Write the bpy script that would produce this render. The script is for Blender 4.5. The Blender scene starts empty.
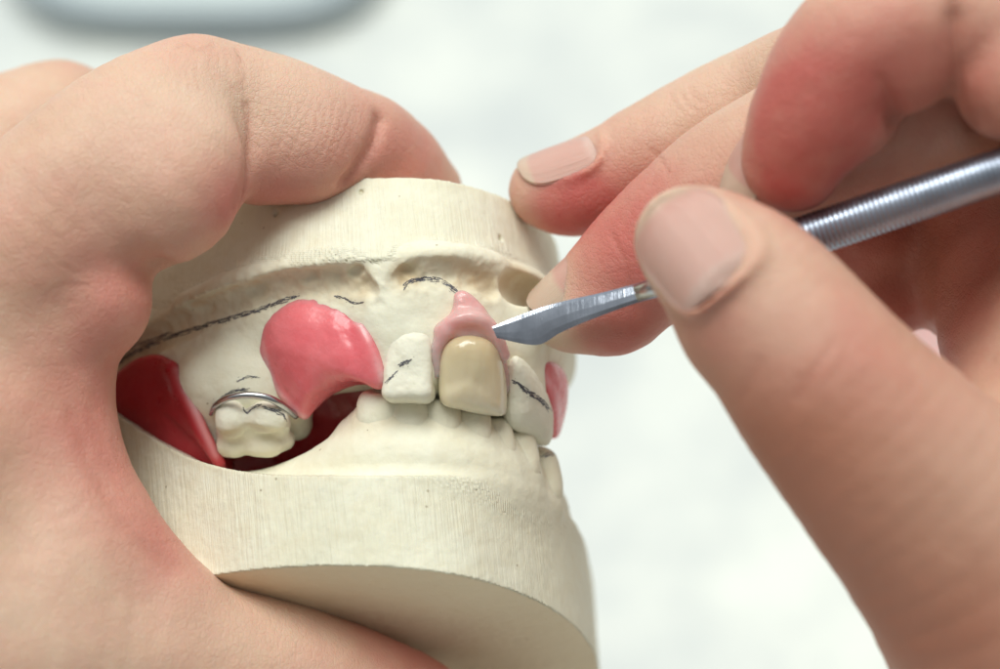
import bpy, math, random, time
import numpy as np
import openvdb as vdb
from mathutils import Vector, Matrix
from mathutils.bvhtree import BVHTree
T0 = time.time()
random.seed(7)
rng = np.random.default_rng(7)
scene = bpy.context.scene
COL = scene.collection

# ------------------------------------------------------------------ frames
# All hand-held things are laid out in millimetres in a hand frame (x right, y up, z towards the viewer), then
# carried into the world (metres) by one rigid placement FR.
DIST, PXMM = 300.0, 8.0
PITCH = math.radians(48)
CAMH = 0.40
FR = Matrix.Translation((0, 0, CAMH)) @ Matrix.Rotation(math.pi/2 - PITCH, 4, 'X')
FRn = np.array(FR)
def C(px, py, z):
    s = (DIST - z)/DIST/PXMM
    return np.array([(px-500)*s, (334.5-py)*s, z], float)
def W(p):                                   # mm hand frame -> world metres
    p = np.asarray(p, float)*0.001
    p = p + np.array([0, 0, -DIST*0.001])
    return p @ FRn[:3, :3].T + FRn[:3, 3]
def proj(p):                                # mm -> photo pixels
    s = DIST*PXMM/(DIST - p[..., 2])
    return 500 + p[..., 0]*s, 334.5 - p[..., 1]*s

def catmull(P, n=6, closed=False):
    P = np.asarray(P, float); N = len(P); out = []
    rngi = range(N if closed else N-1)
    for i in rngi:
        if closed: p0, p1, p2, p3 = P[(i-1) % N], P[i], P[(i+1) % N], P[(i+2) % N]
        else: p0, p1, p2, p3 = P[max(i-1, 0)], P[i], P[i+1], P[min(i+2, N-1)]
        for t in np.arange(n)/n:
            out.append(0.5*((2*p1)+(-p0+p2)*t+(2*p0-5*p1+4*p2-p3)*t*t+(-p0+3*p1-3*p2+p3)*t**3))
    if not closed: out.append(P[-1])
    return np.array(out)

def rot(rx=0, ry=0, rz=0):
    return np.array((Matrix.Rotation(math.radians(rz), 3, 'Z') @ Matrix.Rotation(math.radians(ry), 3, 'Y') @ Matrix.Rotation(math.radians(rx), 3, 'X')))

class Sdf:
    def __init__(s, lo, hi, h):
        s.h = h
        s.i0 = np.floor(np.array(lo)/h).astype(int)
        s.n = (np.ceil(np.array(hi)/h).astype(int) - s.i0 + 1)
        s.a = np.full(tuple(s.n), 50.0, np.float32)
    def sub(s, lo, hi):
        a = np.clip(np.floor(np.array(lo)/s.h).astype(int) - s.i0, 0, s.n)
        b = np.clip(np.ceil(np.array(hi)/s.h).astype(int) - s.i0 + 1, 0, s.n)
        if np.any(b <= a): return None, None
        sl = tuple(slice(int(x), int(y)) for x, y in zip(a, b))
        ax = [((np.arange(int(x), int(y)) + o)*s.h).astype(np.float32) for x, y, o in zip(a, b, s.i0)]
        return sl, (ax[0][:, None, None], ax[1][None, :, None], ax[2][None, None, :])
    def mix(s, sl, d, k, mode):
        a = s.a[sl]
        if mode == '+':
            if k > 0:
                h = np.maximum(k - np.abs(a-d), 0)/k
                s.a[sl] = np.minimum(a, d) - h*h*k*0.25
            else: s.a[sl] = np.minimum(a, d)
        else:
            e = -d
            if k > 0:
                h = np.maximum(k - np.abs(a-e), 0)/k
                s.a[sl] = np.maximum(a, e) + h*h*k*0.25
            else: s.a[sl] = np.maximum(a, e)
    def tube(s, pts, k=2.0, mode='+', n=4, squash=None, raw=False):
        Q = np.array([list(p[:3] if raw else C(*p[:3])) + [p[3]] for p in pts])
        if len(Q) > 2: Q = catmull(Q, n)
        m = Q[:, 3].max() + k + 2.5*s.h
        sl, X = s.sub(Q[:, :3].min(0) - m, Q[:, :3].max(0) + m)
        if sl is None: return
        D = None
        for i in range(max(len(Q)-1, 1)):
            A, B = Q[i, :3], Q[min(i+1, len(Q)-1), :3]; ra, rb = Q[i, 3], Q[min(i+1, len(Q)-1), 3]
            ab = B-A
            px, py, pz = X[0]-A[0], X[1]-A[1], X[2]-A[2]
            if squash is not None:
                nv, f = np.array(squash[0], float), squash[1]; nv = nv/np.linalg.norm(nv)
                q = (px*nv[0]+py*nv[1]+pz*nv[2])*(1/f-1)
                px = px+q*nv[0]; py = py+q*nv[1]; pz = pz+q*nv[2]
                ab = ab + (1/f-1)*ab.dot(nv)*nv
            L = max(ab.dot(ab), 1e-9)
            t = np.clip((px*ab[0]+py*ab[1]+pz*ab[2])/L, 0, 1)
            d = np.sqrt((px-t*ab[0])**2+(py-t*ab[1])**2+(pz-t*ab[2])**2) - (ra+(rb-ra)*t)
            D = d if D is None else np.minimum(D, d)
        s.mix(sl, D.astype(np.float32), k, mode)
    def ell(s, c, r, R=None, k=2.0, mode='+', raw=False, power=2.0):
        c = np.array(c) if raw else C(*c)
        r = np.array(r, float) if np.ndim(r) else np.array([r]*3, float)
        R = np.eye(3) if R is None else R
        ext = np.sqrt(((R*r)**2).sum(1))*(1.0 if power == 2 else 1.25) + k + 2.5*s.h
        sl, X = s.sub(c-ext, c+ext)
        if sl is None: return
        p = [X[i]-c[i] for i in range(3)]
        q = [(p[0]*R[0, j]+p[1]*R[1, j]+p[2]*R[2, j])/r[j] for j in range(3)]
        if power == 2:
            k0 = np.sqrt(q[0]**2+q[1]**2+q[2]**2)
        else:
            k0 = (np.abs(q[0])**power+np.abs(q[1])**power+np.abs(q[2])**power)**(1/power)
        k1 = np.sqrt((q[0]/r[0])**2+(q[1]/r[1])**2+(q[2]/r[2])**2)+1e-6
        d = k0*(k0-1)/k1 if power == 2 else (k0-1)*r.min()
        s.mix(sl, d.astype(np.float32), k, mode)
    def box(s, c, half, rad=0.5, R=None, k=1.0, mode='+', taper=0.0, raw=False):
        c = np.array(c) if raw else C(*c); half = np.array(half, float)
        R = np.eye(3) if R is None else R
        ext = (np.abs(R)*(half*(1+abs(taper)))).sum(1) + rad + k + 2.5*s.h
        sl, X = s.sub(c-ext, c+ext)
        if sl is None: return
        p = [X[i]-c[i] for i in range(3)]
        q = [(p[0]*R[0, j]+p[1]*R[1, j]+p[2]*R[2, j]) for j in range(3)]
        f = 1 + taper*q[1]/half[1]
        q0 = np.abs(q[0]/f)-half[0]+rad; q1 = np.abs(q[1])-half[1]+rad; q2 = np.abs(q[2]/f)-half[2]+rad
        d = np.sqrt(np.maximum(q0, 0)**2+np.maximum(q1, 0)**2+np.maximum(q2, 0)**2)+np.minimum(np.maximum(q0, np.maximum(q1, q2)), 0)-rad
        s.mix(sl, d.astype(np.float32), k, mode)
    def plane_cut(s, pt, nrm, k=0.5):       # removes what lies on the side nrm points to
        nrm = np.array(nrm, float); nrm /= np.linalg.norm(nrm)
        sl, X = s.sub(s.i0*s.h, (s.i0+s.n)*s.h)
        d = (X[0]-pt[0])*nrm[0]+(X[1]-pt[1])*nrm[1]+(X[2]-pt[2])*nrm[2]
        s.mix(sl, (-d).astype(np.float32), k, '-')
    def loft(s, rings, k=1.0, mode='+', half=8):
        rings = [np.asarray(r) for r in rings]; N = len(rings[0])
        V = np.vstack(rings + [rings[0].mean(0)[None], rings[-1].mean(0)[None]]).astype(np.float32)
        Qd, Tr = [], []
        for r in range(len(rings)-1):
            for i in range(N):
                j = (i+1) % N
                Qd.append((r*N+i, r*N+j, (r+1)*N+j, (r+1)*N+i))
        c0, c1 = len(rings)*N, len(rings)*N+1; e = (len(rings)-1)*N
        for i in range(N):
            j = (i+1) % N
            Tr.append((c0, j, i)); Tr.append((c1, e+i, e+j))
        g = vdb.FloatGrid.createLevelSetFromPolygons(V, triangles=np.array(Tr, np.uint32), quads=np.array(Qd, np.uint32), transform=vdb.createLinearTransform(voxelSize=s.h), halfWidth=half)
        arr = np.zeros(tuple(s.n), np.float32)
        g.copyToArray(arr, ijk=tuple(int(x) for x in s.i0))
        full = (slice(None),)*3
        s.mix(full, arr, k, mode)
        return arr
    def blur(s, n=2):
        for _ in range(n):
            for ax in range(3):
                a = s.a; b = np.clip(a, -4*s.h, 4*s.h)
                s.a = (np.roll(b, 1, ax)+2*b+np.roll(b, -1, ax))/4
    def mesh(s):
        b = 3*s.h
        a = np.clip(s.a, -b, b)
        a[0], a[-1], a[:, 0], a[:, -1], a[:, :, 0], a[:, :, -1] = b, b, b, b, b, b
        g = vdb.FloatGrid(b)
        g.transform = vdb.createLinearTransform(voxelSize=s.h)
        g.copyFromArray(a, ijk=tuple(int(x) for x in s.i0))
        P, Qd = g.convertToQuads(isovalue=0.0)
        return np.array(P, float), np.array(Qd)[:, ::-1]

_lat = rng.random((32, 32, 32)).astype(np.float32)
def vnoise(P, scale, oct=3, seed=0):
    out = np.zeros(len(P)); amp = 1.0; tot = 0
    for o in range(oct):
        q = P/scale + seed*7.31 + o*3.7
        i = np.floor(q).astype(int); f = q-i; f = f*f*(3-2*f)
        r = 0
        for dx in (0, 1):
            for dy in (0, 1):
                for dz in (0, 1):
                    w = (f[:, 0] if dx else 1-f[:, 0])*(f[:, 1] if dy else 1-f[:, 1])*(f[:, 2] if dz else 1-f[:, 2])
                    r = r + w*_lat[(i[:, 0]+dx) % 32, (i[:, 1]+dy) % 32, (i[:, 2]+dz) % 32]
        out += amp*(r*2-1); tot += amp; amp *= 0.5; scale *= 0.5
    return out/tot

def vnormals(P, F):
    a, b, c, d = (P[F[:, i]] for i in range(4))
    fn = np.cross(c-a, d-b)
    n = np.zeros_like(P)
    for i in range(4):
        for ax in range(3): n[:, ax] += np.bincount(F[:, i], fn[:, ax], minlength=len(P))
    return n/(np.linalg.norm(n, axis=1, keepdims=True)+1e-12)

# ------------------------------------------------------------------ objects
def props(o, label=None, cat=None, group=None, kind=None):
    if label: o['label'] = label
    if cat: o['category'] = cat
    if group: o['group'] = group
    if kind: o['kind'] = kind
    return o
def thing(name, at, label, cat, group=None):
    o = bpy.data.objects.new(name, None); COL.objects.link(o)
    o.empty_display_size = 0.01
    o.matrix_world = Matrix.Translation(W(at)) 
    return props(o, label, cat, group)
def link(name, V, F, mat, parent=None, smooth=True, attrs=None, world=False, colors=None):
    Vw = V if world else W(V)
    if parent is not None: Vw = Vw - np.array(parent.matrix_world.translation if parent.parent is None else PARENT_AT[parent.name])
    me = bpy.data.meshes.new(name)
    F = [tuple(int(x) for x in f) for f in F] if not isinstance(F, np.ndarray) else F
    if isinstance(F, np.ndarray):
        me.vertices.add(len(Vw)); me.vertices.foreach_set('co', Vw.astype(np.float32).ravel())
        nl = F.shape[1]
        me.loops.add(F.size); me.loops.foreach_set('vertex_index', F.astype(np.int32).ravel())
        me.polygons.add(len(F)); me.polygons.foreach_set('loop_start', np.arange(0, F.size, nl, dtype=np.int32))
        me.update(calc_edges=True)
    else:
        me.from_pydata([tuple(v) for v in Vw], [], F)
    me.polygons.foreach_set('use_smooth', np.full(len(me.polygons), smooth))
    for k, v in (attrs or {}).items():
        v = np.asarray(v, np.float32)
        if v.ndim == 1:
            at = me.attributes.new(k, 'FLOAT', 'POINT'); at.data.foreach_set('value', v)
        else:
            at = me.attributes.new(k, 'FLOAT_VECTOR', 'POINT'); at.data.foreach_set('vector', v.ravel())
    me.materials.append(mat)
    me.update()
    o = bpy.data.objects.new(name, me); COL.objects.link(o)
    if parent is not None:
        o.parent = parent
        base = np.array(parent.matrix_world.translation) if parent.parent is None else PARENT_AT[parent.name]
        PARENT_AT[o.name] = base
    else: PARENT_AT[o.name] = np.zeros(3)
    return o
PARENT_AT = {}

# ------------------------------------------------------------------ materials
def newmat(name):
    m = bpy.data.materials.new(name); m.use_nodes = True
    nt = m.node_tree; b = nt.nodes['Principled BSDF']
    return m, nt, b
class N:
    def __init__(s, nt): s.nt = nt
    def __call__(s, typ, **kw):
        n = s.nt.nodes.new(typ)
        for k, v in kw.items():
            if k.startswith('i_'):
                key = k[2:]; key = int(key) if key.isdigit() else key.replace('_', ' ')
                if isinstance(v, bpy.types.NodeSocket): s.nt.links.new(v, n.inputs[key])
                else: n.inputs[key].default_value = v
            else: setattr(n, k, v)
        return n
    def mix(s, f, a, b, mode='MIX'):
        n = s.nt.nodes.new('ShaderNodeMix'); n.data_type = 'RGBA'; n.blend_type = mode
        for sock, v in ((n.inputs[0], f), (n.inputs[6], a), (n.inputs[7], b)):
            if isinstance(v, bpy.types.NodeSocket): s.nt.links.new(v, sock)
            else: sock.default_value = v if not isinstance(v, tuple) or len(v) == 4 else (*v, 1)
        return n.outputs[2]
    def math(s, op, a, b=0.0, c=0.0, clamp=False):
        n = s.nt.nodes.new('ShaderNodeMath'); n.operation = op; n.use_clamp = clamp
        for i, v in enumerate((a, b, c)):
            if isinstance(v, bpy.types.NodeSocket): s.nt.links.new(v, n.inputs[i])
            else: n.inputs[i].default_value = v
        return n.outputs[0]
    def ramp(s, f, stops):
        n = s.nt.nodes.new('ShaderNodeValToRGB'); s.nt.links.new(f, n.inputs[0])
        e = n.color_ramp.elements
        while len(e) < len(stops): e.new(0.5)
        for el, (p, c) in zip(e, stops):
            el.position = p; el.color = (*c, 1) if len(c) == 3 else c
        return n.outputs[0]
    def attr(s, name): return s('ShaderNodeAttribute', attribute_name=name)
    def obj(s): return s('ShaderNodeTexCoord').outputs['Object']
    def noise(s, vec, scale, detail=3, rough=0.5):
        return s('ShaderNodeTexNoise', i_Vector=vec, i_Scale=scale, i_Detail=detail, i_Roughness=rough).outputs['Fac']
    def bump(s, h, dist, strength=1.0, prev=None):
        n = s('ShaderNodeBump', i_Height=h, i_Distance=dist, i_Strength=strength)
        if prev is not None: s.nt.links.new(prev, n.inputs['Normal'])
        return n.outputs[0]
    def set(s, b, **kw):
        for k, v in kw.items():
            k = k.replace('_', ' ')
            if isinstance(v, bpy.types.NodeSocket): s.nt.links.new(v, b.inputs[k])
            else: b.inputs[k].default_value = v if not (isinstance(v, tuple) and len(v) == 3 and k != 'Subsurface Radius') else (*v, 1)

def mat_plaster(name='plaster', white=0.0):
    m, nt, b = newmat(name); n = N(nt)
    ob = n.obj(); wall = n.attr('wall').outputs['Fac']; wc = n.attr('wallco').outputs['Vector']
    s1 = n.noise(n('ShaderNodeMapping', i_Vector=wc, i_Scale=(1.3, 0.035, 0.05)).outputs[0], 1.0, 5, 0.7)
    s2 = n.noise(n('ShaderNodeMapping', i_Vector=wc, i_Scale=(5.5, 0.10, 0.1)).outputs[0], 1.0, 3, 0.6)
    brk = n.noise(ob, 120, 3)
    st = n.math('ADD', n.math('MULTIPLY', s1, 0.6), n.math('MULTIPLY', s2, 0.5))
    stw = n.math('MULTIPLY', st, wall)
    blot = n.noise(ob, 90, 4)
    col = n.mix(n.math('MULTIPLY_ADD', blot, 1.6, -0.3, True), (0.785, 0.765, 0.60), (0.86, 0.855, 0.715))
    col = n.mix(n.math('MULTIPLY', n.math('MULTIPLY_ADD', n.noise(ob, 420, 5, 0.65), 3.0, -1.25, True), 0.35), col, (0.72, 0.64, 0.44))
    col = n.mix(n.math('MULTIPLY', n.attr('under').outputs['Fac'], 0.9), col, (0.82, 0.68, 0.47))  # underside tinted tan, its shade painted into the colour
    if white: col = n.mix(white, col, (0.84, 0.82, 0.72))
    warm = n.attr('warm').outputs['Fac']
    col = n.mix(n.math('MULTIPLY', warm, n.math('MULTIPLY_ADD', n.noise(ob, 350, 4), 1.8, -0.1, True), clamp=True), col, (0.58, 0.43, 0.24))  # brown tint; in the grooves and round the molar it paints shade
    strk = n.ramp(st, [(0.36, (0.93, 0.92, 0.88)), (0.5, (0.98, 0.98, 0.97)), (0.7, (1.0, 1.0, 1.0))])
    col = n.mix(n.math('MULTIPLY', wall, 0.75), col, n.mix(1.0, col, strk, 'MULTIPLY'))
    v = n('ShaderNodeTexVoronoi', i_Vector=ob, i_Scale=260.0); v.inputs['Randomness'].default_value = 1
    pit = n.math('LESS_THAN', v.outputs['Distance'], 0.0 if white else 0.042)
    col = n.mix(n.math('MULTIPLY', pit, 0.6), col, (0.33, 0.27, 0.16))
    patch = n.math('MULTIPLY_ADD', n.noise(ob, 70, 3), 2.4, -0.6, True)
    h = n.math('ADD', n.math('MULTIPLY', n.math('MULTIPLY', stw, n.math('MULTIPLY_ADD', patch, 0.9, 0.25)), 1.2), n.math('MULTIPLY', n.noise(ob, 900, 5, 0.6), 0.35))
    h = n.math('SUBTRACT', h, n.math('MULTIPLY', pit, 0.8))
    n.set(b, Base_Color=col, Roughness=0.62, Normal=n.bump(h, 0.00034, 0.9), Subsurface_Weight=0.12, Subsurface_Scale=0.001, Subsurface_Radius=(1.0, 0.8, 0.5), Specular_IOR_Level=0.35)
    return m

def mat_skin():
    m, nt, b = newmat('skin'); n = N(nt)
    ob = n.obj(); red = n.attr('red').outputs['Fac']; pale = n.attr('pale').outputs['Fac']; cr = n.attr('crease').outputs['Fac']
    mot = n.noise(ob, 60, 5, 0.6); fine = n.noise(ob, 260, 5, 0.65)
    base = n.mix(n.math('MULTIPLY_ADD', mot, 2.0, -0.5, True), (0.62, 0.388, 0.27), (0.74, 0.515, 0.385))
    base = n.mix(n.math('MULTIPLY', n.math('MULTIPLY_ADD', fine, 2.2, -0.8, True), 0.35), base, (0.70, 0.36, 0.27))
    m3 = n.noise(ob, 150, 3, 0.7)
    base = n.mix(n.math('MULTIPLY', n.math('MULTIPLY_ADD', m3, 4.0, -1.7, True), 0.30), base, (0.66, 0.32, 0.26))
    base = n.mix(n.math('MULTIPLY', n.math('MULTIPLY_ADD', n.noise(ob, 110, 4, 0.6), 4.0, -2.0, True), 0.35), base, (0.76, 0.62, 0.48))
    base = n.mix(n.math('MULTIPLY', red, n.math('MULTIPLY_ADD', m3, 0.8, 0.55, True)), base, (0.58, 0.135, 0.12))
    base = n.mix(n.attr('tan').outputs['Fac'], base, (0.43, 0.17, 0.105))  # darker brown spots, painted shade on the right hand
    base = n.mix(pale, base, (0.74, 0.57, 0.43))
    base = n.mix(n.math('MULTIPLY', cr, 0.55), base, (0.45, 0.16, 0.11))  # reddened crease lines, with fold shade painted into the colour
    v = n('ShaderNodeTexVoronoi', i_Vector=n('ShaderNodeMapping', i_Vector=ob, i_Scale=(1, 0.75, 1.2)).outputs[0], i_Scale=1500.0, feature='DISTANCE_TO_EDGE')
    vd = n.math('MINIMUM', v.outputs['Distance'], 0.10)
    v2 = n('ShaderNodeTexVoronoi', i_Vector=ob, i_Scale=1100.0, feature='DISTANCE_TO_EDGE')
    w = n('ShaderNodeTexWave', i_Vector=ob, i_Scale=330.0, i_Distortion=9.0, i_Detail=2.0, i_Detail_Scale=0.12)
    w.bands_direction = 'DIAGONAL'
    h = n.math('ADD', n.math('MULTIPLY', vd, 2.6), n.math('MULTIPLY', n.math('MINIMUM', v2.outputs['Distance'], 0.08), 2.5))
    h = n.math('ADD', h, n.math('MULTIPLY', n.math('MULTIPLY', w.outputs['Fac'], n.attr('ridge').outputs['Fac']), 0.16))
    h = n.math('ADD', h, n.math('MULTIPLY', fine, 0.9))
    h = n.math('ADD', h, n.math('MULTIPLY', n.noise(ob, 1400, 4, 0.7), 0.9))
    h2 = n.math('ADD', n.math('MULTIPLY', cr, -1.0), n.math('MULTIPLY', mot, 0.5))
    n.set(b, Base_Color=base, Roughness=n.math('MULTIPLY_ADD', fine, 0.25, 0.38), Normal=n.bump(h, 0.00018, 0.7, n.bump(h2, 0.0005, 0.8)),
          Subsurface_Weight=0.45, Subsurface_Scale=0.0022, Subsurface_Radius=(1.0, 0.35, 0.2), Specular_IOR_Level=0.42)
    return m

def mat_nail():
    m, nt, b = newmat('nail'); n = N(nt)
    ob = n.obj(); tip = n.attr('tip').outputs['Fac']; lun = n.attr('lunula').outputs['Fac']; ac = n.attr('across').outputs['Fac']
    base = n.mix(n.noise(ob, 150, 3), (0.66, 0.35, 0.29), (0.72, 0.43, 0.36))
    base = n.mix(n.math('MULTIPLY', lun, 0.5), base, (0.80, 0.62, 0.55)); base = n.mix(n.math('MULTIPLY', tip, 0.7), base, (0.72, 0.56, 0.42))
    rid = n('ShaderNodeTexNoise', noise_dimensions='1D', i_W=ac, i_Scale=9.0, i_Detail=3.0).outputs['Fac']
    n.set(b, Base_Color=base, Roughness=0.3, Subsurface_Weight=0.4, Subsurface_Scale=0.0015, Subsurface_Radius=(1, .4, .3), Normal=n.bump(rid, 0.00012, 0.8), Specular_IOR_Level=0.5)
    return m

def mat_wax(name, c1, c2, rough=0.22, clear=0.0):
    m, nt, b = newmat(name); n = N(nt); ob = n.obj()
    edge = n.attr('edge').outputs['Fac']
    c = n.mix(n.math('MULTIPLY_ADD', n.noise(ob, 130, 4), 2.0, -0.5, True), c1, c2)
    c = n.mix(edge, c, (0.88, 0.50, 0.50))
    sc = n.noise(ob, 500, 4)
    if clear: n.set(b, Transmission_Weight=clear, IOR=1.45)
    n.set(b, Base_Color=c, Roughness=n.math('MULTIPLY_ADD', sc, 0.25, rough-0.06), Subsurface_Weight=0.7, Subsurface_Scale=0.003, Subsurface_Radius=(1, .25, .25),
          Normal=n.bump(n.math('ADD', n.noise(ob, 260, 4), n.math('MULTIPLY', sc, 0.3)), 0.0005, 0.6), Specular_IOR_Level=0.5)
    return m

def mat_acrylic():
    m, nt, b = newmat('tooth_acrylic'); n = N(nt); ob = n.obj()
    t = n.attr('tt').outputs['Fac']
    c = n.ramp(t, [(0.0, (0.70, 0.66, 0.53)), (0.2, (0.78, 0.69, 0.50)), (0.65, (0.70, 0.60, 0.40)), (1.0, (0.54, 0.43, 0.26))])
    n.set(b, Base_Color=c, Roughness=0.16, Subsurface_Weight=0.6, Subsurface_Scale=0.002, Subsurface_Radius=(1, .8, .5),
          Coat_Weight=0.5, Coat_Roughness=0.06, Normal=n.bump(n.math('ADD', n.noise(ob, 300, 2), n.noise(n('ShaderNodeMapping', i_Vector=ob, i_Scale=(1, .12, .12)).outputs[0], 900, 2)), 0.0003, 0.45))
    return m

def mat_metal(name, c=(0.55, 0.56, 0.58), rough=0.22, knurl=False, scratch=0.0):
    m, nt, b = newmat(name); n = N(nt); ob = n.obj()
    h = n.noise(n('ShaderNodeMapping', i_Vector=ob, i_Rotation=(0, 0, 0.35), i_Scale=(6, .4, .4)).outputs[0], 700, 4) if scratch else n.noise(ob, 600, 4); nb = n.bump(h, 0.00005, 0.5 + scratch)
    r = n.math('MULTIPLY_ADD', n.noise(ob, 350, 5), 0.3, rough-0.1)
    col = n.mix(n.math('MULTIPLY_ADD', n.noise(ob, 200, 4), 1.6, -0.4, True), c, tuple(x*(0.45 if scratch else 0.75) for x in c))
    if knurl:
        ax = n.attr('along').outputs['Fac']
        w = n.math('SINE', n.math('MULTIPLY', ax, 2*math.pi/0.6))
        w = n.math('MULTIPLY', w, n.attr('grip').outputs['Fac'])
        nb = n.bump(w, 0.00012, 1.0, nb)
        col = n.mix(n.math('MULTIPLY_ADD', w, -0.45, 0.2, True), col, (0.10, 0.10, 0.12))
    n.set(b, Base_Color=col, Metallic=1.0, Roughness=r, Normal=nb)
    return m

def mat_pencil():
    m, nt, b = newmat('graphite'); n = N(nt)
    g = n.noise(n.obj(), 3800, 3, 0.7)
    n.set(b, Base_Color=n.mix(n.noise(n.obj(), 900, 3), (0.02, 0.02, 0.028), (0.16, 0.16, 0.19)), Roughness=0.5, Alpha=n.math('MULTIPLY_ADD', g, 7.0, -2.0, True))
    return m
PTOOTH = mat_plaster('plaster_tooth', 0.35)
PLASTER, SKIN, NAIL = mat_plaster(), mat_skin(), mat_nail()
WAX = mat_wax('wax_pink', (0.78, 0.15, 0.18), (0.86, 0.26, 0.28), 0.2)
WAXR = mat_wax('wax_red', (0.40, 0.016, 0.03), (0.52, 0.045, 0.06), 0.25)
WAXL = mat_wax('wax_light', (0.92, 0.48, 0.47), (0.94, 0.64, 0.60), 0.10, 0.25)
ACRY = mat_acrylic(); STEEL = mat_metal('steel', rough=0.2); HANDLE = mat_metal('handle_steel', (0.50, 0.57, 0.70), 0.28, True)
BLADE = mat_metal('blade_steel', (0.60, 0.65, 0.76), 0.17, scratch=0.5)
PENCIL = mat_pencil()

BVH = {}
def finish(name, S, mat, parent, disp=None, extra=None, bvh=None):
    P, F = S.mesh()
    nrm = vnormals(P, F)
    # orientation check
    vol = np.einsum('ij,ij->', P[F[:, 0]], np.cross(P[F[:, 1]], P[F[:, 2]]))
    if vol < 0: F = F[:, ::-1]; nrm = -nrm
    if disp is not None: P = P + nrm*disp(P, nrm)[:, None]
    attrs = extra(P, nrm) if extra else None
    o = link(name, P, F, mat, parent, attrs=attrs)
    if bvh: BVH.setdefault(bvh, []).append(BVHTree.FromPolygons([tuple(p) for p in P], [tuple(int(i) for i in f) for f in F]))
    return o
def cast(bvh, px, py):
    o = Vector((0, 0, DIST)); d = (Vector(C(px, py, 0)) - o).normalized(); best = None
    for t in BVH[bvh]:
        loc, nr, i, dist = t.ray_cast(o, d)
        if loc is not None and (best is None or dist < best[2]): best = (np.array(loc), np.array(nr), dist)
    return best
def linedist2(P, nrm, pts):           # distance in mm to a line drawn over the side that faces the viewer
    Q = catmull([(x/PXMM, y/PXMM, 0) for x, y in pts], 4)[:, :2]; X = np.stack(proj(P), 1)/PXMM; D = np.full(len(P), 1e9)
    lo, hi = Q.min(0)-2, Q.max(0)+2
    m = np.all((X > lo) & (X < hi), axis=1) & (nrm[:, 2] > 0.02)
    Y = X[m]; E = np.full(len(Y), 1e9)
    for A, B in zip(Q[:-1], Q[1:]):
        ab = B-A; t = np.clip(((Y-A)@ab)/max(ab@ab, 1e-9), 0, 1)
        E = np.minimum(E, np.linalg.norm(Y-A-t[:, None]*ab, axis=1))
    D[m] = E
    return D
def blobs(P, L):                      # soft spots: (px,py,z,r,amount)
    out = np.zeros(len(P))
    for px, py, z, r, a in L:
        d = np.linalg.norm(P - C(px, py, z), axis=1)/r
        out = out + a*np.exp(-d*d)
    return np.clip(out, 0, 1)
def linedist(P, pts):                 # distance to a polyline in mm
    Q = catmull([C(*p[:3]) for p in pts], 5); D = np.full(len(P), 1e9)
    for A, B in zip(Q[:-1], Q[1:]):
        ab = B-A; t = np.clip(((P-A)@ab)/max(ab@ab, 1e-9), 0, 1)
        D = np.minimum(D, np.linalg.norm(P-A-t[:, None]*ab, axis=1))
    return D
# ------------------------------------------------------------------ the two stone casts
UP = np.array([-0.10, 0.93, -0.35]); UP /= np.linalg.norm(UP)
def ring(pts, n=8): return catmull([C(*p) for p in pts], n, True)
def pillow(S, pts, bulge, back, k=0.5, mode='+', n=5, prof=None, dirv=(0, 0, 1), half=6):
    P = catmull([C(*p) for p in pts], n, True); c = P.mean(0); d = np.array(dirv, float); d /= np.linalg.norm(d)
    prof = prof or [(0.12, 1), (0.35, .94), (0.6, .78), (0.8, .55), (0.93, .3), (1, 0)]
    R = [c+(P-c)*f+b*bulge*d for f, b in prof] + [P-d*back]
    S.loft(R, k=k, mode=mode, half=half)
def wall_attr(arr_list, S, cx, cz, zones):
    def f(P, nrm):
        idx = np.clip(np.round(P/S.h).astype(int)-S.i0, 0, S.n-1)
        d = np.full(len(P), 1e9)
        for a in arr_list: d = np.minimum(d, np.abs(a[idx[:, 0], idx[:, 1], idx[:, 2]]))
        wall = np.clip(1.6-d/0.35, 0, 1)*np.clip((0.75-np.abs(nrm@UP))/0.15, 0, 1)
        hgt = P@UP; q = P-hgt[:, None]*UP
        ang = np.arctan2(q[:, 0]-cx, q[:, 2]-cz)
        warm = np.zeros(len(P))
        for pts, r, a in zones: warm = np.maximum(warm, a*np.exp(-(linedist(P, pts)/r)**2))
        return {'under': np.clip((-(nrm@UP)-.6)/.2, 0, 1)*np.clip(1.6-d/0.35, 0, 1), 'wall': wall, 'wallco': np.stack([ang*28, hgt, np.zeros(len(P))], 1), 'warm': warm}  # mask for the shade tint painted on the base underside
    return f

LT = [(381,413,6.3,2.9,3.4,2.5,0), (409,420,7.0,2.5,3.6,2.2,.05), (441,423,6.4,2.5,4.0,2.1,.1), (472,431,5.6,2.3,3.9,1.9,.12), (498,442,3.6,2.0,4.1,1.8,.15), (521,454,1.6,2.1,4.0,1.8,.12), (547,474,-2.5,1.7,3.9,1.8,.05)]
# ---- lower cast
lower = thing('dental_cast', C(350, 560, -20), 'pale yellow lower dental cast with a thick smooth trimmed base resting on the thumb', 'dental cast')
S = Sdf((-60, -66, -72), (20, 6, 26), 0.25)
top = ring([(92,398,-14),(110,409,-6),(150,436,0),(200,461,6),(260,473,11),(330,475,14),(400,476,14),(470,482,11),(520,494,5),(556,511,-3),(577,530,-12),(588,556,-24),(592,610,-38),(560,670,-52),(450,700,-62),(300,700,-62),(150,620,-55),(80,480,-35)])
bot = ring([(80,612,-8),(105,598,-1),(150,586,5),(205,577,10),(265,569,15),(330,566,17),(400,568,18),(470,578,16),(530,598,9),(567,620,2),(588,642,-6),(598,668,-15),(600,740,-35),(570,800,-52),(450,850,-65),(300,840,-65),(150,800,-58),(70,700,-35)])
lowarr = S.loft([top+UP*0.0, bot], k=0.3)
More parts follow.
